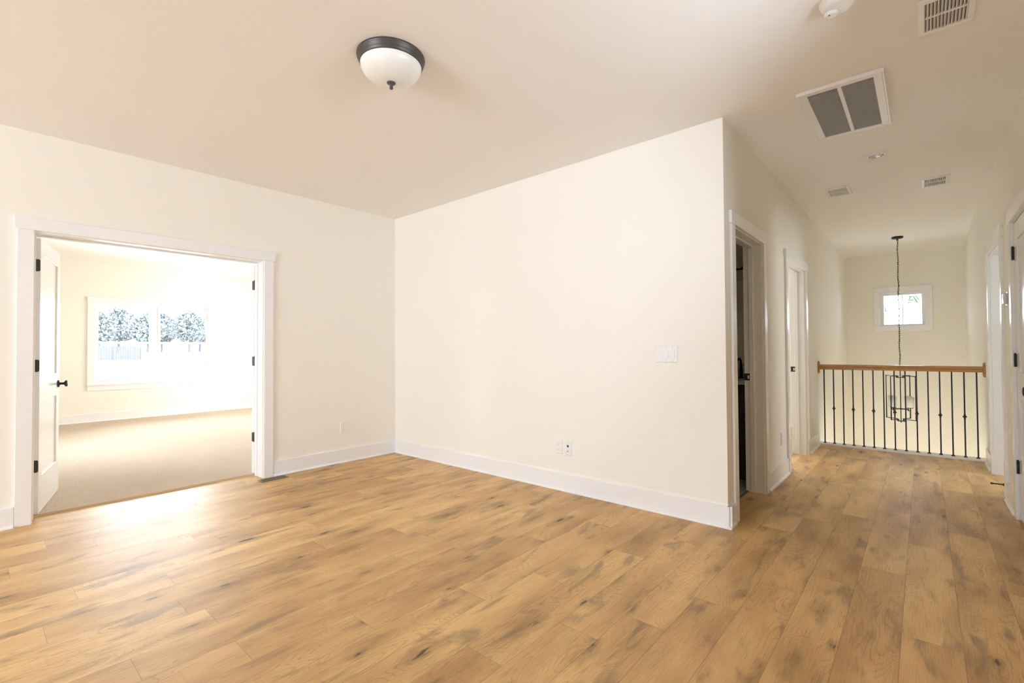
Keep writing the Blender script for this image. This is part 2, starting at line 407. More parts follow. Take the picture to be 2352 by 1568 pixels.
# ------------------------------------------------------------------ ceilings
struct(MB().box(0, W, REAR, 0.05, H, H+0.12).box(3.585, W, 0.05, D, H, H+0.12), 'ceiling', M['ceiling'], 'warm white flat ceiling over the open room, hallway and stairwell', 'ceiling')
struct(MB().box(BX, -WT, BY0, BY1, H, H+0.12), 'ceiling_bedroom', M['ceiling'], 'bright white ceiling of the bedroom beyond the double doorway', 'ceiling')
struct(MB().box(1.2, 3.585, 0.12, 4.8, H, H+0.12), 'ceiling_side_rooms', M['ceiling'], 'ceiling over the bathroom and side room behind the hallway wall', 'ceiling')

# ------------------------------------------------------------------ walls
def wall_y(mb, y0, y1, x0, x1, z0, z1, holes):
    """wall slab normal to y with rectangular holes (x0,x1,z0,z1)"""
    xs = sorted({x0, x1, *[h[0] for h in holes], *[h[1] for h in holes]}); zs = sorted({z0, z1, *[h[2] for h in holes], *[h[3] for h in holes]})
    for a, b in zip(xs, xs[1:]):
        for c, d in zip(zs, zs[1:]):
            if not any(h[0] <= a and b <= h[1] and h[2] <= c and d <= h[3] for h in holes): mb.box(a, b, y0, y1, c, d)
    return mb
def wall_x(mb, x0, x1, y0, y1, z0, z1, holes):
    ys = sorted({y0, y1, *[h[0] for h in holes], *[h[1] for h in holes]}); zs = sorted({z0, z1, *[h[2] for h in holes], *[h[3] for h in holes]})
    for a, b in zip(ys, ys[1:]):
        for c, d in zip(zs, zs[1:]):
            if not any(h[0] <= a and b <= h[1] and h[2] <= c and d <= h[3] for h in holes): mb.box(x0, x1, a, b, c, d)
    return mb
DY0, DY1, DH = -3.005, -1.483, 2.04          # double doorway
mb = MB()
mb.box(-WT, 0, REAR, DY0, 0, H); mb.box(-WT, 0, DY1, 0.0, 0, H); mb.box(-WT, 0, DY0, DY1, DH, H)
mb.box(-WT, 0, 0.0, BY1, 0, H)
struct(mb, 'wall_left', M['wall'], 'cream wall with the wide double doorway at the left', 'wall')
struct(MB().box(0, L, 0, 0.12, 0, H), 'wall_back', M['wall'], 'plain cream wall in the middle with the triple switch plate', 'wall')
A0, A1 = 0.195, 0.957                        # hall doorway one (bathroom)
B0, B1 = 1.893, 2.80                         # hall doorway two
HX = L-0.14
mb = MB()
mb.box(HX, L, 0.12, A0, 0, H); mb.box(HX, L, A0, A1, DH, H); mb.box(HX, L, A1, B0, 0, H); mb.box(HX, L, B0, B1, DH, H)
mb.box(HX, L, B1, D, 0, H); mb.box(HX, L, 3.62, D, LOW, 0)
struct(mb, 'wall_hall_left', M['wall'], 'cream hallway wall with two white framed doorways', 'wall')
C0, C1 = 2.045, 2.957                        # far right doorway
E0, E1 = 0.655, 1.417                        # near right door
mb = MB()
wall_x(mb, W, W+0.14, NOOK-0.14, E0, 0, H, [(-2.1, -0.95, 1.80, 2.33)]); mb.box(W, W+0.14, E0, E1, DH, H); mb.box(W, W+0.14, E1, C0, 0, H); mb.box(W, W+0.14, C0, C1, DH, H)
mb.box(W, W+0.14, C1, D, 0, H); wall_x(mb, W, W+0.14, 3.62, D, LOW, 0, [(4.85, 6.15, -2.6, -1.8)])
mb.box(W+0.14, W+0.2, E0-0.1, E1+0.1, 0, H)
struct(mb, 'wall_right', M['wall'], 'cream right wall of the hallway carrying the thermostat', 'wall')
SW = (4.173, 4.740, 1.538, 2.085)            # stair window opening x0,x1,z0,z1
LWN = (3.8, 5.1, -2.95, -1.5)               # assumed entrance glazing below, unseen, sized to light the stairwell
mb = MB()
struct(wall_y(MB(), D, D+0.14, L-0.14, W+0.14, LOW, H, [SW, LWN]), 'wall_hall_end', M['wall'], 'cream stairwell end wall with the small square window', 'wall')
struct(MB().box(NX, W+0.14, NOOK-0.14, NOOK, 0, H).box(NX, NX+0.14, REAR, NOOK-0.14, 0, H), 'wall_rear_blocker', M['wall'], 'added cream wall corner behind the viewpoint that shades the floor at right', 'wall')  # unseen corner added to keep rear daylight off the right floor
struct(wall_y(MB(), REAR-0.14, REAR, -WT, NX+0.14, 0, H, [(a, b, RZ0, RZ1) for a, b in REARWIN]), 'wall_rear', M['wall'], 'cream wall with three added windows behind the viewpoint', 'wall')
BW = (-1.877, -0.108, 0.642, 2.062)
struct(wall_x(MB(), BX-0.14, BX, BY0, BY1, 0, H, [BW]), 'wall_bedroom_far', M['wall'], 'sunlit cream bedroom wall holding the wide double window', 'wall')
struct(wall_y(MB(), BY0-0.14, BY0, BX-0.14, -WT, 0, H, [(-3.8, -2.0, 0.6, 2.1)]), 'wall_bedroom_left', M['wall'], 'cream bedroom side wall hidden behind the open door leaf', 'wall')
struct(wall_y(MB(), BY1, BY1+0.14, BX-0.14, 0, 0, H, [(-5.2, -3.2, 0.5, 2.0)]), 'wall_bedroom_right', M['wall'], 'cream bedroom side wall with an added window out of sight', 'wall')
struct(MB().box(L-0.14, W+0.14, 3.5, 3.6, LOW, -0.32), 'wall_lower', M['wall'], 'cream wall of the lower storey beneath the landing', 'wall')
struct(MB().box(1.5, HX, 1.72, 1.82, 0, H), 'wall_bathroom', M['wall'], 'cream bathroom wall behind the dark vanity', 'wall')
mb = MB().box(1.46, 1.6, 0.12, 1.72, 0, H); struct(mb, 'wall_bathroom_left', M['wall'], 'cream bathroom end wall out of sight', 'wall')
struct(wall_y(MB(), 4.8, 4.94, 1.06, HX, 0, H, [(2.1, 2.7, 0.8, 1.9)]), 'wall_side_room', M['wall'], 'cream side room wall with an added window out of sight', 'wall')
EX = W+2.6  # room added behind the doorway to send daylight into the hall
struct(wall_x(MB(), EX, EX+0.14, 1.7, 4.7, 0, H, [(2.8, 3.8, 0.95, 2.05)]).box(W+0.14, EX, 1.66, 1.8, 0, H).box(W+0.14, EX, 4.6, 4.74, 0, H), 'wall_east_room', M['wall'], 'cream walls of the added room behind the far right hallway doorway', 'wall')
struct(MB().box(W+0.142, EX, 1.8, 4.6, -0.05, 0.004), 'floor_east_room', M['carpet'], 'beige carpet of the added room behind the far right hallway doorway', 'carpet')
struct(MB().box(W+0.02, EX, 1.8, 4.6, H, H+0.12), 'ceiling_east_room', M['ceiling'], 'ceiling of the added room behind the far right hallway doorway', 'ceiling')
struct(MB().box(1.06, 1.2, 1.82, 4.8, 0, H), 'wall_side_room_left', M['wall'], 'cream side room end wall out of sight', 'wall')

# ------------------------------------------------------------------ baseboards with shoe moulding
BBH, BBT = 0.1423, 0.015
def bb_prof(sign):
    p = [(0, 0), (0.030, 0), (0.0295, 0.006), (0.027, 0.012), (0.022, 0.0165), (0.015, 0.018), (0.015, BBH-0.003), (0.0125, BBH), (0, BBH)]
    return [(sign*a, z) for a, z in p]
def base_y(name, x, sign, y0, y1, label, z0=0.0):          # runs along y on the plane x
    mb = MB().prism([(x+a, z+z0) for a, z in bb_prof(sign)], y0, y1, 1)
    return struct(mb, name, M['trim'], label, 'baseboard')
def base_x(name, y, sign, x0, x1, label, z0=0.0):
    mb = MB().prism([(y+a, z+z0) for a, z in bb_prof(sign)], x0, x1, 0)
    return struct(mb, name, M['trim'], label, 'baseboard')
base_y('baseboard_left', 0, 1, REAR, DY0-0.091, 'white baseboard left of the double doorway')
base_y('baseboard_corner', 0, 1, DY1+0.091, 0, 'white baseboard between the double doorway and room corner')
base_x('baseboard_back', 0, -1, 0, L+0.030, 'long white baseboard under the plain middle wall')
base_y('baseboard_hall_near', L, 1, -0.0300, A0-0.091, 'short white baseboard return at the outside hall corner')
base_y('baseboard_hall_left', L, 1, A1+0.091, B0-0.091, 'white baseboard between the two left hallway doorways')
base_y('baseboard_hall_far', L, 1, B1+0.091, RAILY-0.066, 'white baseboard between left far doorway and stair railing')
base_y('baseboard_right', W, -1, E1+0.091, C0-0.091, 'white baseboard under the thermostat')
base_y('baseboard_right_near', W, -1, NOOK, E0-0.091, 'white baseboard on the right wall nearest the camera')
base_y('baseboard_right_far', W, -1, C1+0.091, RAILY-0.066, 'white baseboard between right far doorway and stair railing')
base_y('baseboard_bedroom', BX, 1, BY0, BY1, 'white baseboard below the bedroom window', 0.008)

# ------------------------------------------------------------------ doorway trim
CW, CT, HHD = 0.089, 0.02, 0.088
def doorway_x(name, x, sign, y0, y1, depth, label, stop=True, strike=None, both=True):
    """cased opening in a wall normal to x; face plane x, room side = sign, depth = wall thickness"""
    t = empty(name, (x, (y0+y1)/2, 0), label, 'doorway trim', kind='structure')
    fx0, fx1 = x, x+sign*CT
    rv = 0.006
    MB().box(fx0, fx1, y0-rv-CW+0.006, y0-rv+0.0, 0, DH+0.006).build('side_casing', M['trim'], t, 0.002)
    MB().box(fx0, fx1, y1+rv, y1+rv+CW-0.006, 0, DH+0.006).build('side_casing', M['trim'], t, 0.002)
    MB().box(fx0, x+sign*0.024, y0-rv-CW-0.010, y1+rv+CW+0.010, DH+0.006, DH+0.006+HHD).build('head_casing', M['trim'], t, 0.002)
    bx = x-sign*depth
    j = MB(); j.box(x, bx, y0-0.018, y0, 0, DH); j.box(x, bx, y1, y1+0.018, 0, DH); j.box(x, bx, y0-0.018, y1+0.018, DH, DH+0.018)
    # keep the lining just proud of the masonry
    j = MB(); j.box(x, bx, y0, y0+0.001, 0, DH); j.box(x, bx, y1-0.001, y1, 0, DH); j.box(x, bx, y0, y1, DH-0.001, DH)
    j.build('jamb', M['trim'], t)
    if stop:
        sa, sb = bx+sign*0.042, bx+sign*0.076
        s = MB(); s.box(sa, sb, y0+0.001, y0+0.0125, 0, DH-0.001); s.box(sa, sb, y1-0.0125, y1-0.001, 0, DH-0.001); s.box(sa, sb, y0+0.0125, y1-0.0125, DH-0.0125, DH-0.001)
        s.build('door_stop_strip', M['trim'], t, 0.002)
    if strike:
        yv, dirn = strike
        p = MB(); a, b_ = bx-sign*0.003, bx+sign*0.044
        p.box(a, b_, yv, yv+dirn*0.0025, 0.92, 0.978)
        q = tag(p.build('strike_plate', M['iron'], t, 0.001), 'black strike plate')
        MB().box(bx+sign*0.024, bx+sign*0.036, yv+dirn*0.0024, yv+dirn*0.0032, 0.934, 0.962).build('latch_hole', M['plastic'], q)
    return t
doorway_x('trim_3', 0.0, 1, DY0, DY1, WT, 'white casing and jamb around the wide double doorway at left')
doorway_x('trim_4', L, 1, A0, A1, 0.14, 'white casing of the dark bathroom doorway at the hall corner', strike=(A1-0.001, -1))
doorway_x('trim_5', L, 1, B0, B1, 0.14, 'white casing of the far left hallway doorway', strike=(B1-0.001, -1))
doorway_x('trim_6', W, -1, C0, C1, 0.14, 'white casing of the far right hallway doorway')
doorway_x('trim_7', W, -1, E0, E1, 0.14, 'white casing around the closed door at the right edge', stop=False)
# bedroom-side casing of the double doorway
t = empty('trim_8', (-WT, -2.244, 0), 'white casing on the bedroom side of the double doorway', 'doorway trim', kind='structure')
MB().box(-WT-0.02, -WT, DY0-0.10, DY0-0.012, 0.008, DH+0.006).build('side_casing', M['trim'], t)
MB().box(-WT-0.02, -WT, DY1+0.012, DY1+0.10, 0.008, DH+0.006).build('side_casing', M['trim'], t)
MB().box(-WT-0.02, -WT, DY0-0.10, DY1+0.10, DH+0.006, DH+0.094).build('head_casing', M['trim'], t)
struct(MB().box(3.575, 3.59, A0+0.002, A1-0.002, -0.002, 0.006), 'trim_9', M['register'], 'dark threshold edge between hall planks and bathroom tile', 'threshold strip')

# ------------------------------------------------------------------ door leaves
LT = 0.035
def leaf_mesh(width, x0, sgn):
    """two-panel shaker leaf in local axes: thickness x0..x0+LT, width along sgn*y from 0.003"""
    m_ = MB(); z0, z1 = 0.012, 2.030; st = 0.115
    def bx(a, b, c, d, e=0.0): m_.box(x0+e, x0+LT-e, sgn*a, sgn*b, c, d)
    a, b = 0.003, width
    bx(a, a+st, z0, z1); bx(b-st, b, z0, z1)
    bx(a+st, b-st, z0, 0.277); bx(a+st, b-st, 0.83, 1.016); bx(a+st, b-st, z1-0.115, z1)
    bx(a+st, b-st, 0.277, 0.83, 0.010); bx(a+st, b-st, 1.016, z1-0.115, 0.010)
    return m_
def knob_mesh(side_x, dirn, y, z):
    k = MB()
    k.lathe([(0.0, 0), (0.031, 0), (0.031, 0.006), (0.026, 0.010), (0.012, 0.012), (0.010, 0.020), (0.010, 0.036), (0.016, 0.042), (0.025, 0.046), (0.0275, 0.052), (0.026, 0.058), (0.018, 0.062), (0.0, 0.063)], (0, 0, 0), 0, 32)
    k.v = [(side_x+dirn*h, y+b, z+c) for h, b, c in k.v]
    return k
def hinge_mesh(z, x0, sgn, px=0.0):
    h = MB(); hh = 0.089
    h.lathe([(0.0, z-hh/2), (0.0065, z-hh/2), (0.0065, z+hh/2), (0.0, z+hh/2)], (px, 0, 0), 2, 16)
    h.lathe([(0.0, z+hh/2), (0.0045, z+hh/2), (0.0045, z+hh/2+0.005), (0.0, z+hh/2+0.006)], (px, 0, 0), 2, 12)
    # leaf plate let into the door edge
    y = sgn*0.0015
    poly = [(px, z-hh/2), (x0+0.024, z-hh/2), (x0+0.030, z-hh/2+0.003), (x0+0.033, z-hh/2+0.009), (x0+0.033, z+hh/2-0.009), (x0+0.030, z+hh/2-0.003), (x0+0.024, z+hh/2), (px, z+hh/2)]
    h.prism(poly, y, sgn*0.0035, 1)
    return h
def door_leaf(name, loc, ang, sgn, width, x0, label, knob_both=True, hinges=(0.36, 1.093, 1.83), knob_side=None):
    d = leaf_mesh(width, x0, sgn).build(name, M['door'], None, 0.0025)
    tag(d, label, 'door', kind='structure')
    for z in hinges:
        tag(hinge_mesh(z, x0, sgn).build('hinge', M['bronze'], d), 'dark bronze hinge')
    sides = [(x0+LT, 1), (x0, -1)] if knob_both else [knob_side]
    for sx, dr in sides:
        tag(knob_mesh(sx, dr, sgn*(width-0.06), 0.925).build('door_knob', M['black'], d), 'black door knob with round rose')
    d.location = loc; d.rotation_euler = (0, 0, ang)
    for c in d.children: c.matrix_parent_inverse = Matrix.Identity(4)
    return d
PIN = -WT-0.006
door_leaf('door_1', (PIN, DY0+0.001, 0), math.radians(76.6), 1, 0.757, 0.007, 'white two panel door leaf standing open at the left side of double doorway')
door_leaf('door_2', (PIN, DY1-0.001, 0), math.radians(-168), -1, 0.757, 0.007, 'white door leaf folded back behind the right side of double doorway')
door_leaf('door_3', (W-0.006, E1-0.001, 0), 0.0, -1, 0.758, 0.008, 'closed white panelled door with dark hinges at the right edge', knob_both=False, knob_side=(0.008, -0.85))
door_leaf('door_4', (W+0.146, C0+0.001, 0), math.radians(-97), 1, 0.905, -0.042, 'white door swung open into the room behind the far right hallway doorway')
# side-room door swung open out of sight
door_leaf('door_5', (HX-0.006, B0+0.001, 0), math.radians(100), 1, 0.90, 0.007, 'white door swung open into the room behind the far left hallway doorway')

# hinge leaves fixed on the near right jamb strip (grey knuckle backs) are part of door_3 above

# ------------------------------------------------------------------ windows
def window_bedroom():
    t = empty('window_1', (BX, -0.993, 0.642), 'wide double hung window pair on the far wall of the bright bedroom', 'window', kind='structure')
    y0, y1, z0, z1 = BW
    c = MB(); c.box(BX, BX+0.02, y0-0.09, y0+0.004, z0, z1); c.box(BX, BX+0.02, y1-0.004, y1+0.09, z0, z1); c.box(BX, BX+0.022, y0-0.095, y1+0.095, z1-0.004, z1+0.075)
    c.box(BX, BX+0.018, y0-0.085, y1+0.085, z0-0.108, z0-0.02)
    c.build('casing', M['trim'], t, 0.002)
    MB().box(BX-0.09, BX+0.04, y0-0.10, y1+0.10, z0-0.02, z0).build('sill', M['trim'], t, 0.003)
    fx0, fx1 = BX-0.115, BX-0.1255
    f = MB(); f.box(fx0, fx1, y0, y0+0.03, z0, z1); f.box(fx0, fx1, y1-0.03, y1, z0, z1); f.box(fx0, fx1, y0+0.03, y1-0.03, z1-0.03, z1); f.box(fx0, fx1, y0+0.03, y1-0.03, z0, z0+0.03)
    f.box(fx0, fx1+0.03, -1.056, -0.964, z0+0.03, z1-0.03)
    f.build('frame', M['vinyl'], t, 0.002)
    for a, b in ((y0+0.03, -1.056), (-0.964, y1-0.03)):
        for (c0, c1, off) in ((z0+0.03, 1.375, -0.045), (1.34, z1-0.03, -0.085)):
            s = MB(); xx0, xx1 = BX+off-0.028, BX+off; e = 0.038
            s.box(xx0, xx1, a, a+e, c0, c1); s.box(xx0, xx1, b-e, b, c0, c1); s.box(xx0, xx1, a+e, b-e, c0, c0+e); s.box(xx0, xx1, a+e, b-e, c1-e, c1)
            so = s.build('sash', M['vinyl'], t, 0.002)
            MB().box(xx0+0.012, xx0+0.015, a+e, b-e, c0+e, c1-e).build('pane', M['glass'], so)
window_bedroom()
def window_stair():
    x0, x1, z0, z1 = SW
    t = empty('window_2', ((x0+x1)/2, D, z0), 'small square sliding window high on the stairwell end wall', 'window', kind='structure')
    c = MB(); c.box(x0-0.083, x0+0.003, D-0.02, D, z0, z1+0.005); c.box(x1-0.003, x1+0.083, D-0.02, D, z0, z1+0.005)
    c.box(x0-0.095, x1+0.092, D-0.024, D, z1+0.005, z1+0.094); c.box(x0-0.083, x1+0.083, D-0.02, D, z0-0.078, z0)
    c.build('casing', M['trim'], t, 0.002)
    f = MB(); ya, yb = D+0.02, D+0.10; e = 0.045
    f.box(x0, x0+e, ya, yb, z0, z1); f.box(x1-e, x1, ya, yb, z0, z1); f.box(x0+e, x1-e, ya, yb, z1-e, z1); f.box(x0+e, x1-e, ya, yb, z0, z0+e*0.6)
    f.build('frame', M['vinyl'], t, 0.003)
    l_ = MB(); l_.box(x0, x1, D, D+0.02, z1-0.006, z1); l_.box(x0, x1, D, D+0.02, z0, z0+0.006); l_.box(x0, x0+0.006, D, D+0.02, z0+0.006, z1-0.006); l_.box(x1-0.006, x1, D, D+0.02, z0+0.006, z1-0.006)
    l_.build('reveal', M['vinyl'], t)
    s = MB(); s.box(4.452, 4.464, D+0.045, D+0.07, z0+0.027, z1-e)
    s.build('meeting_stile', M['vinyl'], t)
    MB().box(x0+e, 4.452, D+0.052, D+0.055, z0+0.027, z1-e).build('pane', M['dimglass'], t)
    MB().box(4.464, x1-e, D+0.062, D+0.065, z0+0.027, z1-e).build('pane', M['dimglass'], t)
    # maker's label stuck on the right pane: white sheet with green swashes and grey lines of print
    yy = D+0.0605
    st = tag(MB().box(4.522, 4.672, yy, yy+0.001, 1.885, 2.022).build('sticker', M['stickerpaper'], t), 'white sticker with green swashes')
    g = MB()
    for poly in ([(4.535, 1.965), (4.552, 2.008), (4.566, 2.008), (4.549, 1.965)], [(4.535, 1.945), (4.598, 1.945), (4.602, 1.957), (4.537, 1.957)],
                 [(4.588, 2.010), (4.602, 2.010), (4.650, 1.905), (4.634, 1.905)], [(4.616, 2.014), (4.630, 2.014), (4.668, 1.955), (4.660, 1.945)]):
        g.prism(poly, yy-0.0008, yy-0.0002, 1)
    g.build('print', M['ink'], st)
    g = MB(); g.box(4.535, 4.585, yy-0.0009, yy-0.0002, 2.009, 2.015); g.box(4.530, 4.575, yy-0.0009, yy-0.0002, 1.914, 1.919); g.box(4.585, 4.625, yy-0.0009, yy-0.0002, 1.922, 1.926); g.box(4.526, 4.540, yy-0.0009, yy-0.0002, 1.902, 1.909)
    g.build('print', M['inkgrey'], st)
    st2 = tag(MB().box(4.226, 4.312, D+0.0505, D+0.0515, 1.775, 2.02).build('sticker', M['stickerpaper'], t), 'faint narrow sticker on the left pane')
    g = MB(); g.box(4.232, 4.239, D+0.0497, D+0.0503, 1.790, 1.845); g.box(4.239, 4.258, D+0.0497, D+0.0503, 1.790, 1.797)
    g.build('print', M['inkgrey'], st2)
window_stair()
def extra_window(name, axis, plane, sgn, a0, a1, z0, z1, label, parts=2):
    """simple framed window added out of view to let light in; sgn = outward direction"""
    mid = [0, 0, z0]; mid[axis] = plane; mid[1-axis] = (a0+a1)/2
    t = empty(name, mid, label, 'window', kind='structure')
    def bx(mbx, p0, p1, q0, q1, c0, c1):
        if axis == 1: mbx.box(q0, q1, p0, p1, c0, c1)
        else: mbx.box(p0, p1, q0, q1, c0, c1)
    f = MB(); p0, p1 = plane+sgn*0.04, plane+sgn*0.11
    e = 0.04
    bx(f, p0, p1, a0, a0+e, z0, z1); bx(f, p0, p1, a1-e, a1, z0, z1); bx(f, p0, p1, a0+e, a1-e, z0, z0+e); bx(f, p0, p1, a0+e, a1-e, z1-e, z1)
    zm = (z0+z1)/2
    bx(f, p0, p1, a0+e, a1-e, zm-0.02, zm+0.02)
    f.build('frame', M['vinyl'], t)
    for c0, c1 in ((z0+e, zm-0.02), (zm+0.02, z1-e)):
        g = MB(); bx(g, plane+sgn*0.07, plane+sgn*0.073, a0+e, a1-e, c0, c1); g.build('pane', M['glass'], t)
    c = MB(); q = plane-sgn*0.02
    bx(c, q, plane, a0-0.09, a0, z0, z1); bx(c, q, plane, a1, a1+0.09, z0, z1); bx(c, q, plane, a0-0.1, a1+0.1, z1, z1+0.09); bx(c, q, plane, a0-0.1, a1+0.1, z0-0.09, z0)
    c.build('casing', M['trim'], t)
for i, (a, b) in enumerate(REARWIN):
    extra_window(f'window_{3+i}', 1, REAR, -1, a, b, RZ0, RZ1, ('added double hung window behind the viewpoint, on the side of the double doorway', 'added double hung window behind the viewpoint, middle of three', 'added double hung window behind the viewpoint, nearest the rear wall corner')[i])  # added unseen, placed and sized to light the middle wall
extra_window('window_6', 1, BY1, 1, -5.2, -3.2, 0.5, 2.0, 'added wide window on the bedroom side wall out of sight')  # added unseen to brighten the bedroom from its right end
extra_window('window_9', 1, BY0, -1, -3.8, -2.0, 0.6, 2.1, 'added bedroom window behind the open door leaf, out of sight')  # added unseen to brighten the bedroom further
extra_window('window_10', 0, W, 1, -2.1, -0.95, 1.80, 2.33, 'added high transom window on the right wall beside the viewpoint, out of sight')  # added unseen to light the left wall and near hall wall
extra_window('window_11', 0, W, 1, 4.85, 6.15, -2.6, -1.8, 'added lower storey side window below the stair railing, out of sight')  # added unseen to raise the light in the stairwell
extra_window('window_12', 0, EX, 1, 2.8, 3.8, 0.95, 2.05, 'added window of the room behind the far right hallway doorway, out of sight')  # added with its room to light the middle of the hall
extra_window('window_7', 1, 4.8, 1, 2.1, 2.7, 0.8, 1.9, 'added window of the side room out of sight')  # added unseen to light the jamb of the far left doorway
extra_window('window_8', 1, D, 1, LWN[0], LWN[1], LWN[2], LWN[3], 'assumed entrance glazing out of sight at the foot of the stairwell')  # assumed opening, sized for the light on the stairwell walls

# ------------------------------------------------------------------ ceiling light
def ceiling_light():
    cx, cy = 2.595, -1.853
    t = empty('ceiling_light', (cx, cy, H), 'round flush ceiling light with white glass bowl and dark bronze rim', 'ceiling light')
    MB().lathe([(0.0, H), (0.176, H), (0.1765, H-0.006), (0.174, H-0.014), (0.170, H-0.017), (0.170, H-0.024), (0.166, H-0.030), (0.163, H-0.033), (0.163, H-0.040), (0.158, H-0.046), (0.150, H-0.046), (0.150, H-0.020)], (cx, cy, 0), 2, 72, cap=False).build('rim', M['lampbronze'], t)
    prof = [(0.158*math.cos(a)**0.9 if a < 1.5 else 0.0001, H-0.042-0.092*math.sin(a)) for a in [math.pi/2*i/20 for i in range(21)]]
    prof[-1] = (0.0001, H-0.134)
    MB().lathe(prof, (cx, cy, 0), 2, 72, cap=False).build('glass_bowl', M['frost'], t)
    MB().lathe([(0.0, H-0.130), (0.022, H-0.131), (0.023, H-0.135), (0.020, H-0.139), (0.009, H-0.142), (0.008, H-0.156), (0.010, H-0.160), (0.008, H-0.166), (0.0, H-0.168)], (cx, cy, 0), 2, 32).build('finial', M['lampbronze'], t)
ceiling_light()

# ------------------------------------------------------------------ ceiling return grille
def return_grille():
    x0, x1, y0, y1 = 4.148, 4.556, 0.008, 0.836
    t = empty('return_air_grille', ((x0+x1)/2, (y0+y1)/2, H), 'large white return air grille with two louvred fields on hallway ceiling', 'vent grille')
    f = MB(); z = H-0.016; ex, ey = 0.042, 0.040
    f.box(x0, x1, y0, y0+ey, z, H); f.box(x0, x1, y1-ey, y1, z, H); f.box(x0, x0+ex, y0+ey, y1-ey, z, H); f.box(x1-ex, x1, y0+ey, y1-ey, z, H)
    xm = (x0+x1)/2; f.box(xm-0.011, xm+0.011, y0+ey, y1-ey, z+0.002, H)
    f.build('frame', M['grille'], t, 0.003)
    fl = MB(); fl.box(x0-0.008, x1+0.008, y0-0.008, y0, H-0.020, H); fl.box(x1, x1+0.008, y0, y1, H-0.020, H); fl.box(x0-0.008, x1+0.008, y1, y1+0.008, H-0.012, H); fl.box(x0-0.008, x0, y0, y1, H-0.012, H)
    fl.build('flange', M['grille'], t)
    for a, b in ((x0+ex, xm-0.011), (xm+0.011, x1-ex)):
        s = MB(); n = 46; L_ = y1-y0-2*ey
        s.cur = 1; s.box(a, b, y0+ey, y1-ey, H-0.0015, H-0.0005); s.cur = 0  # dark sheet painted as the shade inside the duct
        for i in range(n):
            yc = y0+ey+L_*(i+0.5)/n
            s.box(a, b, yc-0.0010, yc+0.0010, H-0.0115, H-0.0015); s.cur = 2; s.box(a, b, yc-0.0022, yc+0.0022, H-0.0132, H-0.0115); s.cur = 0  # slat faces painted as shaded, lower lips painted lighter as lit
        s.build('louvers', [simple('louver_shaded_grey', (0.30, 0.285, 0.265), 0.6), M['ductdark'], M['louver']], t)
    for px in (x0+0.07, x1-0.05):
        MB().box(px-0.018, px+0.018, y1-0.012, y1+0.004, H-0.021, H-0.015).build('latch', M['grille'], t)
return_grille()

# ------------------------------------------------------------------ ceiling supply vents
def vent_proto():
    t = empty('ceiling_vent', (0, 0, 0))
    x0, x1, y0, y1 = -0.099, 0.099, -0.155, 0.155; ex, ey = 0.024, 0.030
    f = MB(); zb = -0.010
    for (a, b, c, d) in ((x0, x1, y0, y0+ey), (x0, x1, y1-ey, y1), (x0, x0+ex, y0+ey, y1-ey), (x1-ex, x1, y0+ey, y1-ey), (x0+ex, x1-ex, -0.006, 0.006)):
        f.box(a, b, c, d, zb, 0)
    f.build('frame', M['grille'], t, 0.003)
    MB().box(x0+ex, x1-ex, y0+ey, y1-ey, -0.002, -0.001).build('duct_shade_back', M['ductdark'], t)  # dark sheet painted as duct shade behind the slots
    s = MB(); n = 12
    for i in range(n+1):
        xc = x0+ex+(x1-x0-2*ex)*i/n
        for (c, d) in ((y0+ey, -0.006), (0.006, y1-ey)):
            s.prism([(xc+0.0035, -0.002), (xc-0.0040, -0.0095), (xc-0.0062, -0.0095), (xc+0.0013, -0.002)], c, d, 1)
    s.build('louvers', M['grille'], t)
    return t
def copy_tree(o, parent=None):
    c = o.copy(); COL.objects.link(c); c.parent = parent
    if parent is not None: c.matrix_parent_inverse = o.matrix_parent_inverse.copy()
    for ch in list(o.children): copy_tree(ch, c)
    return c
vp = vent_proto()
VENTS = [(4.810, -0.370, 'white slotted ceiling vent at the top edge nearest the camera'),
         (4.092, 2.355, 'white slotted ceiling vent on the left of the far hallway ceiling'),
         (4.814, 2.610, 'white slotted ceiling vent on the right of the far hallway ceiling')]
for i, (x, y, lab) in enumerate(VENTS):
    v = vp if i == 0 else copy_tree(vp)
    v.location = (x, y, H); tag(v, lab, 'ceiling vent', 'supply vents on the ceiling')

# ------------------------------------------------------------------ smoke detector, recessed light
def smoke_detector():
    cx, cy = 4.442, -0.782
    t = empty('smoke_detector', (cx, cy, H), 'white round smoke detector at the top edge of the ceiling', 'smoke detector')
    MB().lathe([(0, H), (0.072, H), (0.072, H-0.012), (0.069, H-0.016), (0.066, H-0.026), (0.058, H-0.034), (0.045, H-0.037), (0, H-0.038)], (cx, cy, 0), 2, 56).build('housing', M['plastic'], t)
    MB().lathe([(0, H-0.033), (0.030, H-0.033), (0.029, H-0.044), (0.024, H-0.049), (0.016, H-0.0505), (0, H-0.049)], (cx-0.028, cy+0.022, 0), 2, 40).build('sensor_cover', M['plastic'], t)
    MB().lathe([(0, H-0.049), (0.003, H-0.049), (0.003, H-0.0515), (0, H-0.052)], (cx-0.034, cy+0.008, 0), 2, 12).build('test_light', M['slot'], t)
smoke_detector()
def recessed_light():
    cx, cy = 4.440, 1.487
    t = empty('recessed_light', (cx, cy, H), 'small round white recessed light past the return grille', 'ceiling light')
    MB().lathe([(0.050, H-0.004), (0.071, H), (0.071, H-0.004), (0.066, H-0.009), (0.055, H-0.011), (0.050, H-0.006)], (cx, cy, 0), 2, 48, cap=False).build('trim_ring', M['plastic'], t)
    MB().lathe([(0.0, H-0.014), (0.025, H-0.0125), (0.042, H-0.008), (0.051, H-0.003), (0.0, H-0.001)], (cx, cy, 0), 2, 48, cap=False).build('lens', simple('grey_lens', (0.55, 0.54, 0.58), 0.08), t)
recessed_light()

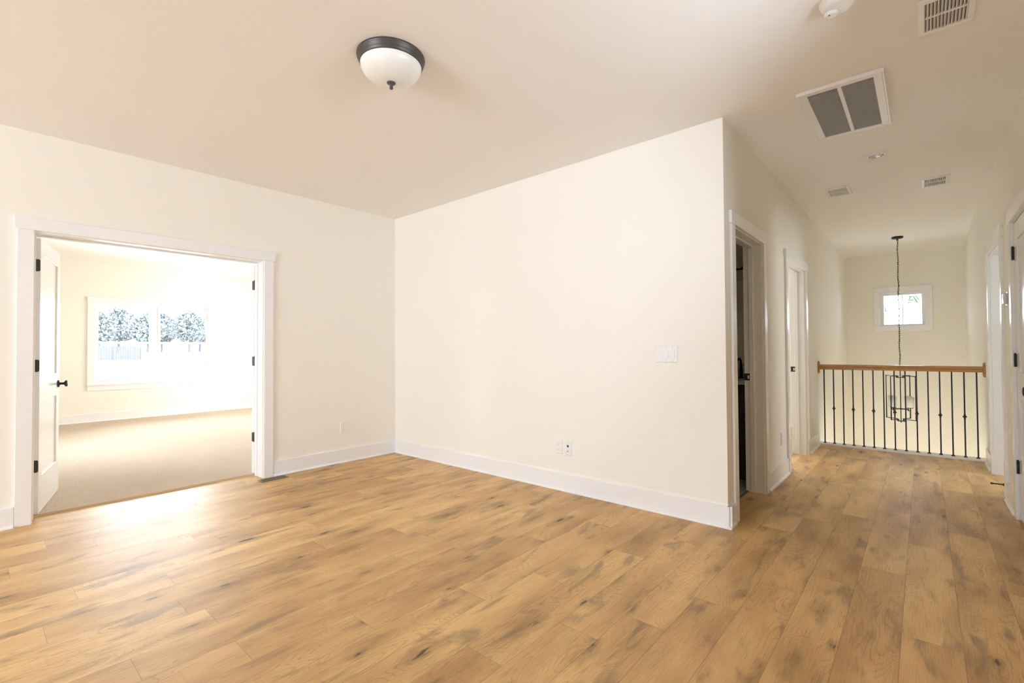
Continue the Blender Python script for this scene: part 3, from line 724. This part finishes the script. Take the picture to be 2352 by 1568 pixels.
# ------------------------------------------------------------------ wall plates
def plate(mb, w, h, t=0.006):
    """bevelled plate in local axes: face toward -y, centred"""
    c = 0.004
    mb._add([(-w/2, 0, -h/2), (w/2, 0, -h/2), (w/2, 0, h/2), (-w/2, 0, h/2), (-w/2+c, -t, -h/2+c), (w/2-c, -t, -h/2+c), (w/2-c, -t, h/2-c), (-w/2+c, -t, h/2-c)],
            [(0, 3, 2, 1), (4, 5, 6, 7), (0, 1, 5, 4), (1, 2, 6, 5), (2, 3, 7, 6), (3, 0, 4, 7)])
    return mb
def locate(t, loc, face):
    """turn a plate built facing -y so that it faces the given direction"""
    t.location = loc; t.rotation_euler = (0, 0, {'-y': 0, '+x': math.pi/2, '-x': -math.pi/2, '+y': math.pi}[face])
def outlet(loc, face, label, group=None):
    t = empty('power_outlet', (0, 0, 0), label, 'power outlet', group)
    plate(MB(), 0.078, 0.122).build('cover_plate', M['plastic'], t)
    for z in (0.021, -0.021):
        s = MB()
        s.prism([(-0.017, z-0.010), (-0.012, z-0.0145), (0.012, z-0.0145), (0.017, z-0.010), (0.017, z+0.010), (0.012, z+0.0145), (-0.012, z+0.0145), (-0.017, z+0.010)], -0.006, -0.0075, 1)
        so = s.build('socket', M['plastic'], t)
        q = MB(); q.box(-0.0075, -0.0055, -0.0078, -0.0074, z-0.001, z+0.007); q.box(0.0055, 0.0075, -0.0078, -0.0074, z-0.001, z+0.007); q.box(-0.002, 0.002, -0.0078, -0.0074, z-0.009, z-0.005)
        q.build('slots', M['slot'], so)
    locate(t, loc, face); return t
outlet((0.0005, -0.660, 0.367), '+x', 'white power outlet on the left wall right of the double doorway')
outlet((2.346, -0.0005, 0.362), '-y', 'white power outlet low on the middle wall, beside the blue port plate')
outlet((L+0.0005, 1.590, 0.36), '+x', 'white power outlet between the two left hallway doorways')
def data_plate():
    t = empty('data_outlet', (0, 0, 0), 'white data plate with one blue port low on the middle wall', 'data outlet')
    plate(MB(), 0.076, 0.120).build('cover_plate', M['plastic'], t)
    MB().box(-0.0085, 0.0085, -0.0085, -0.0055, 0.011, 0.030).build('port', M['blue'], t)
    c = MB().lathe([(0, 0), (0.0055, 0), (0.0055, 0.010), (0.002, 0.010), (0, 0.011)], (0, 0, 0), 1, 16)
    c = c.build('coax_jack', M['steel'], t); c.location = (0, -0.005, -0.020); c.rotation_euler = (0, 0, math.pi); c.matrix_parent_inverse = Matrix.Identity(4)
    for z in (0.048, -0.048): MB().lathe([(0, -0.0066), (0.003, -0.0066), (0.003, -0.0055)], (0, 0, z), 1, 10).build('screw', M['louver'], t)
    locate(t, (2.442, -0.0005, 0.357), '-y')
data_plate()
def triple_switch():
    t = empty('light_switch', (0, 0, 0), 'white triple light switch plate on the middle wall near the hall corner', 'light switch')
    plate(MB(), 0.168, 0.124).build('cover_plate', M['plastic'], t)
    for i, x in enumerate((-0.046, 0.0, 0.046)):
        if i < 2:
            s = MB().prism([(-0.006, -0.033), (-0.0115, -0.033), (-0.0085, 0.0), (-0.0075, 0.033), (-0.006, 0.033)], x-0.0165, x+0.0165, 0)
            s.build('rocker', M['trim'], t)
        else:
            s = MB(); s.box(x-0.0165, x+0.0165, -0.0085, -0.006, -0.033, 0.033)
            so = s.build('dimmer', M['plastic'], t, 0.001)
            q = MB(); q.box(x-0.013, x+0.013, -0.0100, -0.0085, 0.018, 0.029); q.box(x-0.013, x+0.013, -0.0100, -0.0085, -0.014, 0.012); q.box(x-0.013, x+0.013, -0.0100, -0.0085, -0.029, -0.018)
            q.build('buttons', M['plastic'], so)
    for x in (-0.046, 0, 0.046):
        for z in (0.049, -0.049): MB().lathe([(0, -0.0068), (0.003, -0.0066), (0.003, -0.0055)], (x, 0, z), 1, 10).build('screw', M['louver'], t)
    locate(t, (3.302, -0.0005, 1.150), '-y')
triple_switch()
def single_switch():
    t = empty('light_switch', (0, 0, 0), 'small white switch plate between the far right doorway and stair railing', 'light switch')
    plate(MB(), 0.075, 0.120).build('cover_plate', M['plastic'], t)
    MB().prism([(-0.006, -0.033), (-0.0105, -0.033), (-0.0075, 0.033), (-0.006, 0.033)], -0.0165, 0.0165, 0).build('rocker', M['trim'], t)
    locate(t, (W-0.0005, 3.28, 1.17), '-x')
single_switch()
def thermostat():
    t = empty('thermostat', (W, 1.80, 1.545), 'white glossy thermostat on the right wall between the two right doorways', 'thermostat')
    g = simple('glossy_white_plastic', (0.7, 0.7, 0.74), 0.08)
    MB().box(W-0.006, W-0.0005, 1.735, 1.865, 1.495, 1.597).build('back_plate', g, t, 0.002)
    MB().box(W-0.026, W-0.006, 1.750, 1.850, 1.505, 1.587).build('body', g, t, 0.006)
    MB().box(W-0.0268, W-0.0258, 1.765, 1.830, 1.530, 1.572).build('screen', simple('grey_display', (0.28, 0.29, 0.30), 0.1), t)
thermostat()

# ------------------------------------------------------------------ door stop and floor register
def door_stop():
    y, z = 2.06, 0.098
    t = empty('door_stop', (W-0.015, y, z), 'black rod door stop sticking out of the right hallway baseboard', 'door stop')
    MB().lathe([(0, 0), (0.013, 0), (0.012, 0.006), (0.006, 0.012), (0.0048, 0.016), (0.0048, 0.066), (0, 0.066)], (0, 0, 0), 0, 24).build('rod', M['black'], t)
    MB().lathe([(0, 0.064), (0.007, 0.064), (0.008, 0.072), (0.007, 0.080), (0, 0.081)], (0, 0, 0), 0, 24).build('rubber_tip', M['slot'], t)
    for c in t.children: c.matrix_parent_inverse = Matrix.Identity(4); c.location = (0, 0, 0); c.rotation_euler = (0, 0, math.pi)
door_stop()
def floor_register():
    x0, x1, y0, y1 = 0.062, 0.158, -1.552, -1.308
    t = empty('floor_register', ((x0+x1)/2, (y0+y1)/2, 0), 'grey slotted floor register on the planks beside the double doorway', 'floor register')
    e = 0.013
    f = MB(); f.box(x0, x1, y0, y0+0.02, 0.0005, 0.006); f.box(x0, x1, y1-0.02, y1, 0.0005, 0.006); f.box(x0, x0+e, y0+0.02, y1-0.02, 0.0005, 0.006); f.box(x1-e, x1, y0+0.02, y1-0.02, 0.0005, 0.006)
    f.box((x0+x1)/2-0.003, (x0+x1)/2+0.003, y0+0.02, y1-0.02, 0.001, 0.005)
    f.build('frame', M['register'], t, 0.002)
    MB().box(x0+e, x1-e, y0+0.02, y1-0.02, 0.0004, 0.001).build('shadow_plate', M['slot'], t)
    s = MB(); n = 22
    for i in range(1, n):
        yc = y0+0.02+(y1-y0-0.04)*i/n
        s.box(x0+e, x1-e, yc-0.0016, yc+0.0016, 0.001, 0.005)
    s.build('bars', M['register'], t)
floor_register()

# ------------------------------------------------------------------ stair railing
def railing():
    t = empty('stair_railing', ((L+W)/2, RAILY, 0.02), 'oak stair railing with black iron balusters across the end of the hallway', 'railing')
    prof = [(-0.030, 0.920), (-0.021, 0.920), (-0.018, 0.928), (0.018, 0.928), (0.021, 0.920), (0.030, 0.920), (0.031, 0.940), (0.027, 0.952), (0.030, 0.962), (0.026, 0.974), (0.014, 0.980), (0, 0.982), (-0.014, 0.980), (-0.026, 0.974), (-0.030, 0.962), (-0.027, 0.952), (-0.031, 0.940)]
    MB().prism([(RAILY+a, z) for a, z in prof], L+0.018, W-0.018, 0).build('handrail', M['oak'], t)
    for x, s in ((L, 1), (W, -1)):
        r = MB(); pr = [(0.0, 0), (1.0, 0), (1.0, 0.010), (0.93, 0.014), (0.86, 0.018), (0.0, 0.018)]
        vs = []; seg = 40
        r.lathe(pr, (0, 0, 0), 0, seg)
        r.v = [(x+s*(h+0.0005), RAILY+b*0.047, 0.945+c*0.078) for h, b, c in r.v]
        r.build('rosette', M['oak'], t)
    a = 0.0064
    for i in range(15):
        x = 3.7713+0.0964*i
        bm = MB().box(x-a, x+a, RAILY-a, RAILY+a, 0.02, 0.9275)
        b = bm.build('baluster', M['iron'], t, loc=(x, RAILY, 0.02))
        s = MB().lathe([(0, 0.0), (0.020, 0.0), (0.020, 0.003), (0.017, 0.006), (0.010, 0.011), (0, 0.011)], (0, 0, 0), 2, 4, smooth=False)
        c = math.cos(math.pi/4); s.v = [(x+(p*c-q*c)*1.15, RAILY+(p*c+q*c)*1.15, 0.02+z) for p, q, z in s.v]
        s.build('shoe', M['iron'], b)
        if i % 2 == 1:
            k = MB().lathe([(0.007, -0.036), (0.0115, -0.034), (0.0115, -0.026), (0.0085, -0.022), (0.012, -0.016), (0.020, -0.006), (0.022, 0.0), (0.020, 0.006), (0.012, 0.016), (0.0085, 0.022), (0.0115, 0.026), (0.0115, 0.034), (0.007, 0.036)], (0, 0, 0), 2, 20); k.v = [(x+a_*0.8, RAILY+b_*0.8, 0.447+c_*0.72) for a_, b_, c_ in k.v]
            k.build('knuckle', M['iron'], b)
railing()

# ------------------------------------------------------------------ hanging lantern in the stairwell
def lantern():
    cx, cy = 4.452, 5.262
    t = empty('pendant_lantern', (cx, cy, H), 'black open frame lantern with four frosted shades hanging on a chain in the stairwell', 'pendant light')
    MB().lathe([(0, H), (0.066, H), (0.066, H-0.018), (0.060, H-0.024), (0.014, H-0.030), (0.010, H-0.050), (0, H-0.052)], (cx, cy, 0), 2, 40).build('canopy', M['iron'], t)
    ch = MB(); z = H-0.048; i = 0; pitch = 0.0285
    while z > 0.915:
        pts = []
        sway = 0.003*math.sin(z*19.0)
        for k in range(16):
            a = 2*math.pi*k/16; u = 0.0068*math.cos(a); v = 0.0195*math.sin(a)
            pts.append((cx+sway+(u if i % 2 == 0 else u*0.25), cy+(u*0.25 if i % 2 == 0 else u), z-pitch/2+v))
        ch.tube(pts, 0.0022, 6, closed=True); z -= pitch; i += 1
    ch.tube([(cx+0.006*math.sin(q*0.9), cy+0.004*math.cos(q*0.9), H-0.05-q*0.028) for q in range(64)], 0.0016, 6)
    ch.build('chain', M['iron'], t)
    MB().lathe([(0, 0.135), (0.010, 0.140), (0.006, 0.148), (0.0055, 0.155), (0.0055, 0.885), (0.009, 0.892), (0.005, 0.915), (0, 0.918)], (cx, cy, 0), 2, 16).build('centre_rod', M['iron'], t)
    hb = MB(); hb.lathe([(0, 0.318), (0.030, 0.321), (0.034, 0.326), (0.030, 0.331), (0.010, 0.336), (0, 0.337)], (cx, cy, 0), 2, 32); hb.build('hub', M['iron'], t)
    th0 = math.atan2(-0.100, 0.163)
    for k in range(4):
        th = th0+k*math.pi/2; dx, dy = math.cos(th), math.sin(th)
        P = lambda r, z: (cx+dx*r, cy+dy*r, z)
        f = MB(); f.tube([P(0.004, 0.764), P(0.050, 0.764), P(0.050, 0.788), P(0.190, 0.788), P(0.190, 0.186), P(0.050, 0.186), P(0.050, 0.158), P(0.004, 0.158)], 0.0042, square=True)
        f.build('frame_loop', M['iron'], t)
    for k in range(4):
        th = math.pi/4+0.12+k*math.pi/2; dx, dy = math.cos(th), math.sin(th); px, py = cx+dx*0.130, cy+dy*0.130
        a = MB(); a.tube([(cx, cy, 0.326), (cx+dx*0.104, cy+dy*0.104, 0.326), (cx+dx*0.104, cy+dy*0.104, 0.312), (px, py, 0.312), (px, py, 0.350)], 0.004, square=True)
        a.lathe([(0, 0.350), (0.036, 0.352), (0.036, 0.357), (0.012, 0.360), (0, 0.361)], (px, py, 0), 2, 24)
        ao = a.build('arm', M['iron'], t)
        MB().lathe([(0.030, 0.358), (0.038, 0.362), (0.043, 0.375), (0.043, 0.50), (0.041, 0.50), (0.041, 0.376), (0.030, 0.362)], (px, py, 0), 2, 32, cap=False).build('glass_shade', M['shade'], ao)
lantern()

# ------------------------------------------------------------------ bathroom seen through the dark doorway
def vanity():
    x0, x1, y0, y1 = 2.35, 3.545, 1.19, 1.715
    t = empty('bathroom_vanity', ((x0+x1)/2, (y0+y1)/2, 0.003), 'dark brown vanity cabinet with pale top inside the unlit bathroom', 'vanity')
    MB().box(x0, x1, y0+0.02, y1, 0.1, 0.865).box(x0+0.02, x1-0.02, y0+0.08, y1, 0.003, 0.1).build('body', M['vanity'], t)
    for a, b in ((x0+0.01, x0+0.39), (x0+0.405, x0+0.785), (x0+0.80, x1-0.012)):
        d = MB(); d.box(a, b, y0, y0+0.02, 0.12, 0.60); do = d.build('cabinet_door', M['vanity'], t, 0.003)
        MB().tube([(b-0.03, y0, 0.50), (b-0.03, y0-0.025, 0.50), (b-0.03, y0-0.025, 0.57), (b-0.03, y0, 0.57)], 0.004).build('pull', M['black'], do)
        MB().box(a, b, y0, y0+0.02, 0.615, 0.855).build('drawer', M['vanity'], t, 0.003)
    tp = MB().box(x0-0.01, x1+0.02, y0-0.02, y1, 0.865, 0.90).box(x0-0.01, x1+0.02, y1-0.02, y1, 0.90, 0.99)
    tp.build('countertop', M['counter'], t, 0.003)
vanity()
def faucet():
    x, y, z = 3.38, 1.56, 0.9005
    t = empty('basin_faucet', (x, y, z), 'black faucet on the vanity top inside the unlit bathroom', 'faucet')
    MB().lathe([(0, z), (0.026, z), (0.024, z+0.008), (0.015, z+0.012), (0.014, z+0.10), (0, z+0.10)], (x, y, 0), 2, 24).tube([(x, y, z+0.09), (x, y-0.01, z+0.17), (x, y-0.05, z+0.19), (x, y-0.12, z+0.175), (x, y-0.125, z+0.15)], 0.011).build('spout', M['black'], t)
    for s in (-1, 1):
        MB().lathe([(0, z), (0.022, z), (0.018, z+0.05), (0, z+0.055)], (x+s*0.10, y, 0), 2, 20).tube([(x+s*0.10, y, z+0.045), (x+s*0.16, y, z+0.06)], 0.007).build('handle', M['black'], t)
faucet()
def bath_mirror():
    t = empty('wall_mirror', (2.95, 1.72, 1.05), 'frameless mirror above the dark bathroom vanity', 'mirror')
    MB().box(2.42, 3.54, 1.712, 1.719, 1.04, 1.86).build('mirror_glass', M['mirror'], t)
bath_mirror()
def vanity_light():
    t = empty('vanity_light', (3.0, 1.72, 2.0), 'dark bar light above the bathroom mirror', 'wall light')
    MB().box(2.5, 3.5, 1.69, 1.719, 1.965, 2.005).build('bar', M['black'], t, 0.004)
    for x in (2.65, 3.0, 3.35):
        MB().lathe([(0.02, 0.0), (0.035, 0.02), (0.045, 0.10), (0.043, 0.10), (0.033, 0.02), (0.018, 0.0)], (x, 1.64, 1.97), 2, 20, cap=False).tube([(x, 1.69, 1.985), (x, 1.64, 1.985)], 0.008).build('lamp_shade', M['shade'], t)
vanity_light()

# ------------------------------------------------------------------ outside the bedroom window
def gz(x): return -3.05+min(4.2, max(0.0, (-x-12))*0.155)
g = MB()
xs = [-7.5, -12, -20, -30, -39.1, -70, -120, -200]
for a, b in zip(xs, xs[1:]):
    g._add([(a, -120, gz(a)), (a, 140, gz(a)), (b, 140, gz(b)), (b, -120, gz(b))], [(0, 1, 2, 3)])
struct(g, 'ground_outside', M['ground'], 'pale bare ground sloping up outside the bedroom window', 'ground')
def tree(x, y, h, r, label, seed):
    rn = random.Random(seed); z0 = gz(x)-0.05
    t = empty('tree', (x, y, z0), label, 'tree', 'trees outside the bedroom window')
    k = MB(); k.tube([(x, y, z0), (x+0.1, y+0.05, z0+h*0.3), (x+rn.uniform(-.3, .3), y+rn.uniform(-.3, .3), z0+h*0.62), (x, y, z0+h*0.9)], 0.14, 8)
    for i in range(5):
        a = rn.uniform(0, 6.28); zz = z0+h*rn.uniform(0.3, 0.6); l = r*rn.uniform(0.5, 0.9)
        k.tube([(x+0.05, y, zz), (x+math.cos(a)*l*0.5, y+math.sin(a)*l*0.5, zz+l*0.35), (x+math.cos(a)*l, y+math.sin(a)*l, zz+l*0.8)], 0.06, 6)
    k.build('trunk', M['bark'], t)
    c = MB()
    for i in range(2200):
        a = rn.uniform(0, 6.28); q = rn.random()**0.5; zz = rn.random()
        rad = r*math.sin(math.pi*min(1, 0.12+0.86*zz))**0.7*q
        p = Vector((x+math.cos(a)*rad, y+math.sin(a)*rad, z0+h*(0.28+0.74*zz)))
        s = rn.uniform(0.09, 0.20); u = Vector((rn.gauss(0, 1), rn.gauss(0, 1), rn.gauss(0, 1))).normalized(); v = u.cross(Vector((rn.gauss(0, 1), rn.gauss(0, 1), rn.gauss(0, 1)))).normalized()
        c._add([p-u*s-v*s*0.5, p+u*s-v*s*0.2, p+u*s*0.6+v*s*0.6, p-u*s*0.4+v*s*0.7], [(0, 1, 2, 3)])
    c.build('crown', M['leaf'], t, fix=False)
TREES = [(-62, 6.0, 4.3, 1.9, 'pale leafy tree seen at the left end of the bedroom window', 3), (-67, 8.5, 5.2, 2.1, 'taller pale leafy tree in the left half of the bedroom window', 5),
         (-62, 10.3, 4.4, 1.8, 'pale leafy tree just left of the bedroom window mullion', 8), (-68, 12.9, 4.9, 2.0, 'pale leafy tree just right of the bedroom window mullion', 13),
         (-63, 14.6, 5.0, 1.8, 'pointed pale tree in the right half of the bedroom window', 21), (-69, 17.4, 4.6, 2.0, 'pale leafy tree at the right end of the bedroom window', 34)]
for a in TREES: tree(*a)
def fence():
    xx, y0, y1 = -36.0, 1.6, 4.6
    t = empty('garden_fence', (xx, (y0+y1)/2, gz(xx)), 'weathered board fence low in the left half of the bedroom window', 'fence')
    zt, zb = 1.60, gz(xx)-0.05
    m_ = MB(); n = 24; p = (y1-y0)/n
    for i in range(n): m_.box(xx-0.012, xx+0.012, y0+i*p+0.003, y0+(i+1)*p-0.003, zb+0.06, zt+0.03*math.sin(i*1.7))
    m_.build('boards', M['fence'], t)
    for y in (y0, (y0+y1)/2, y1): MB().box(xx-0.11, xx-0.012, y-0.05, y+0.05, zb-0.1, zt).build('post', M['fence'], t)
fence()
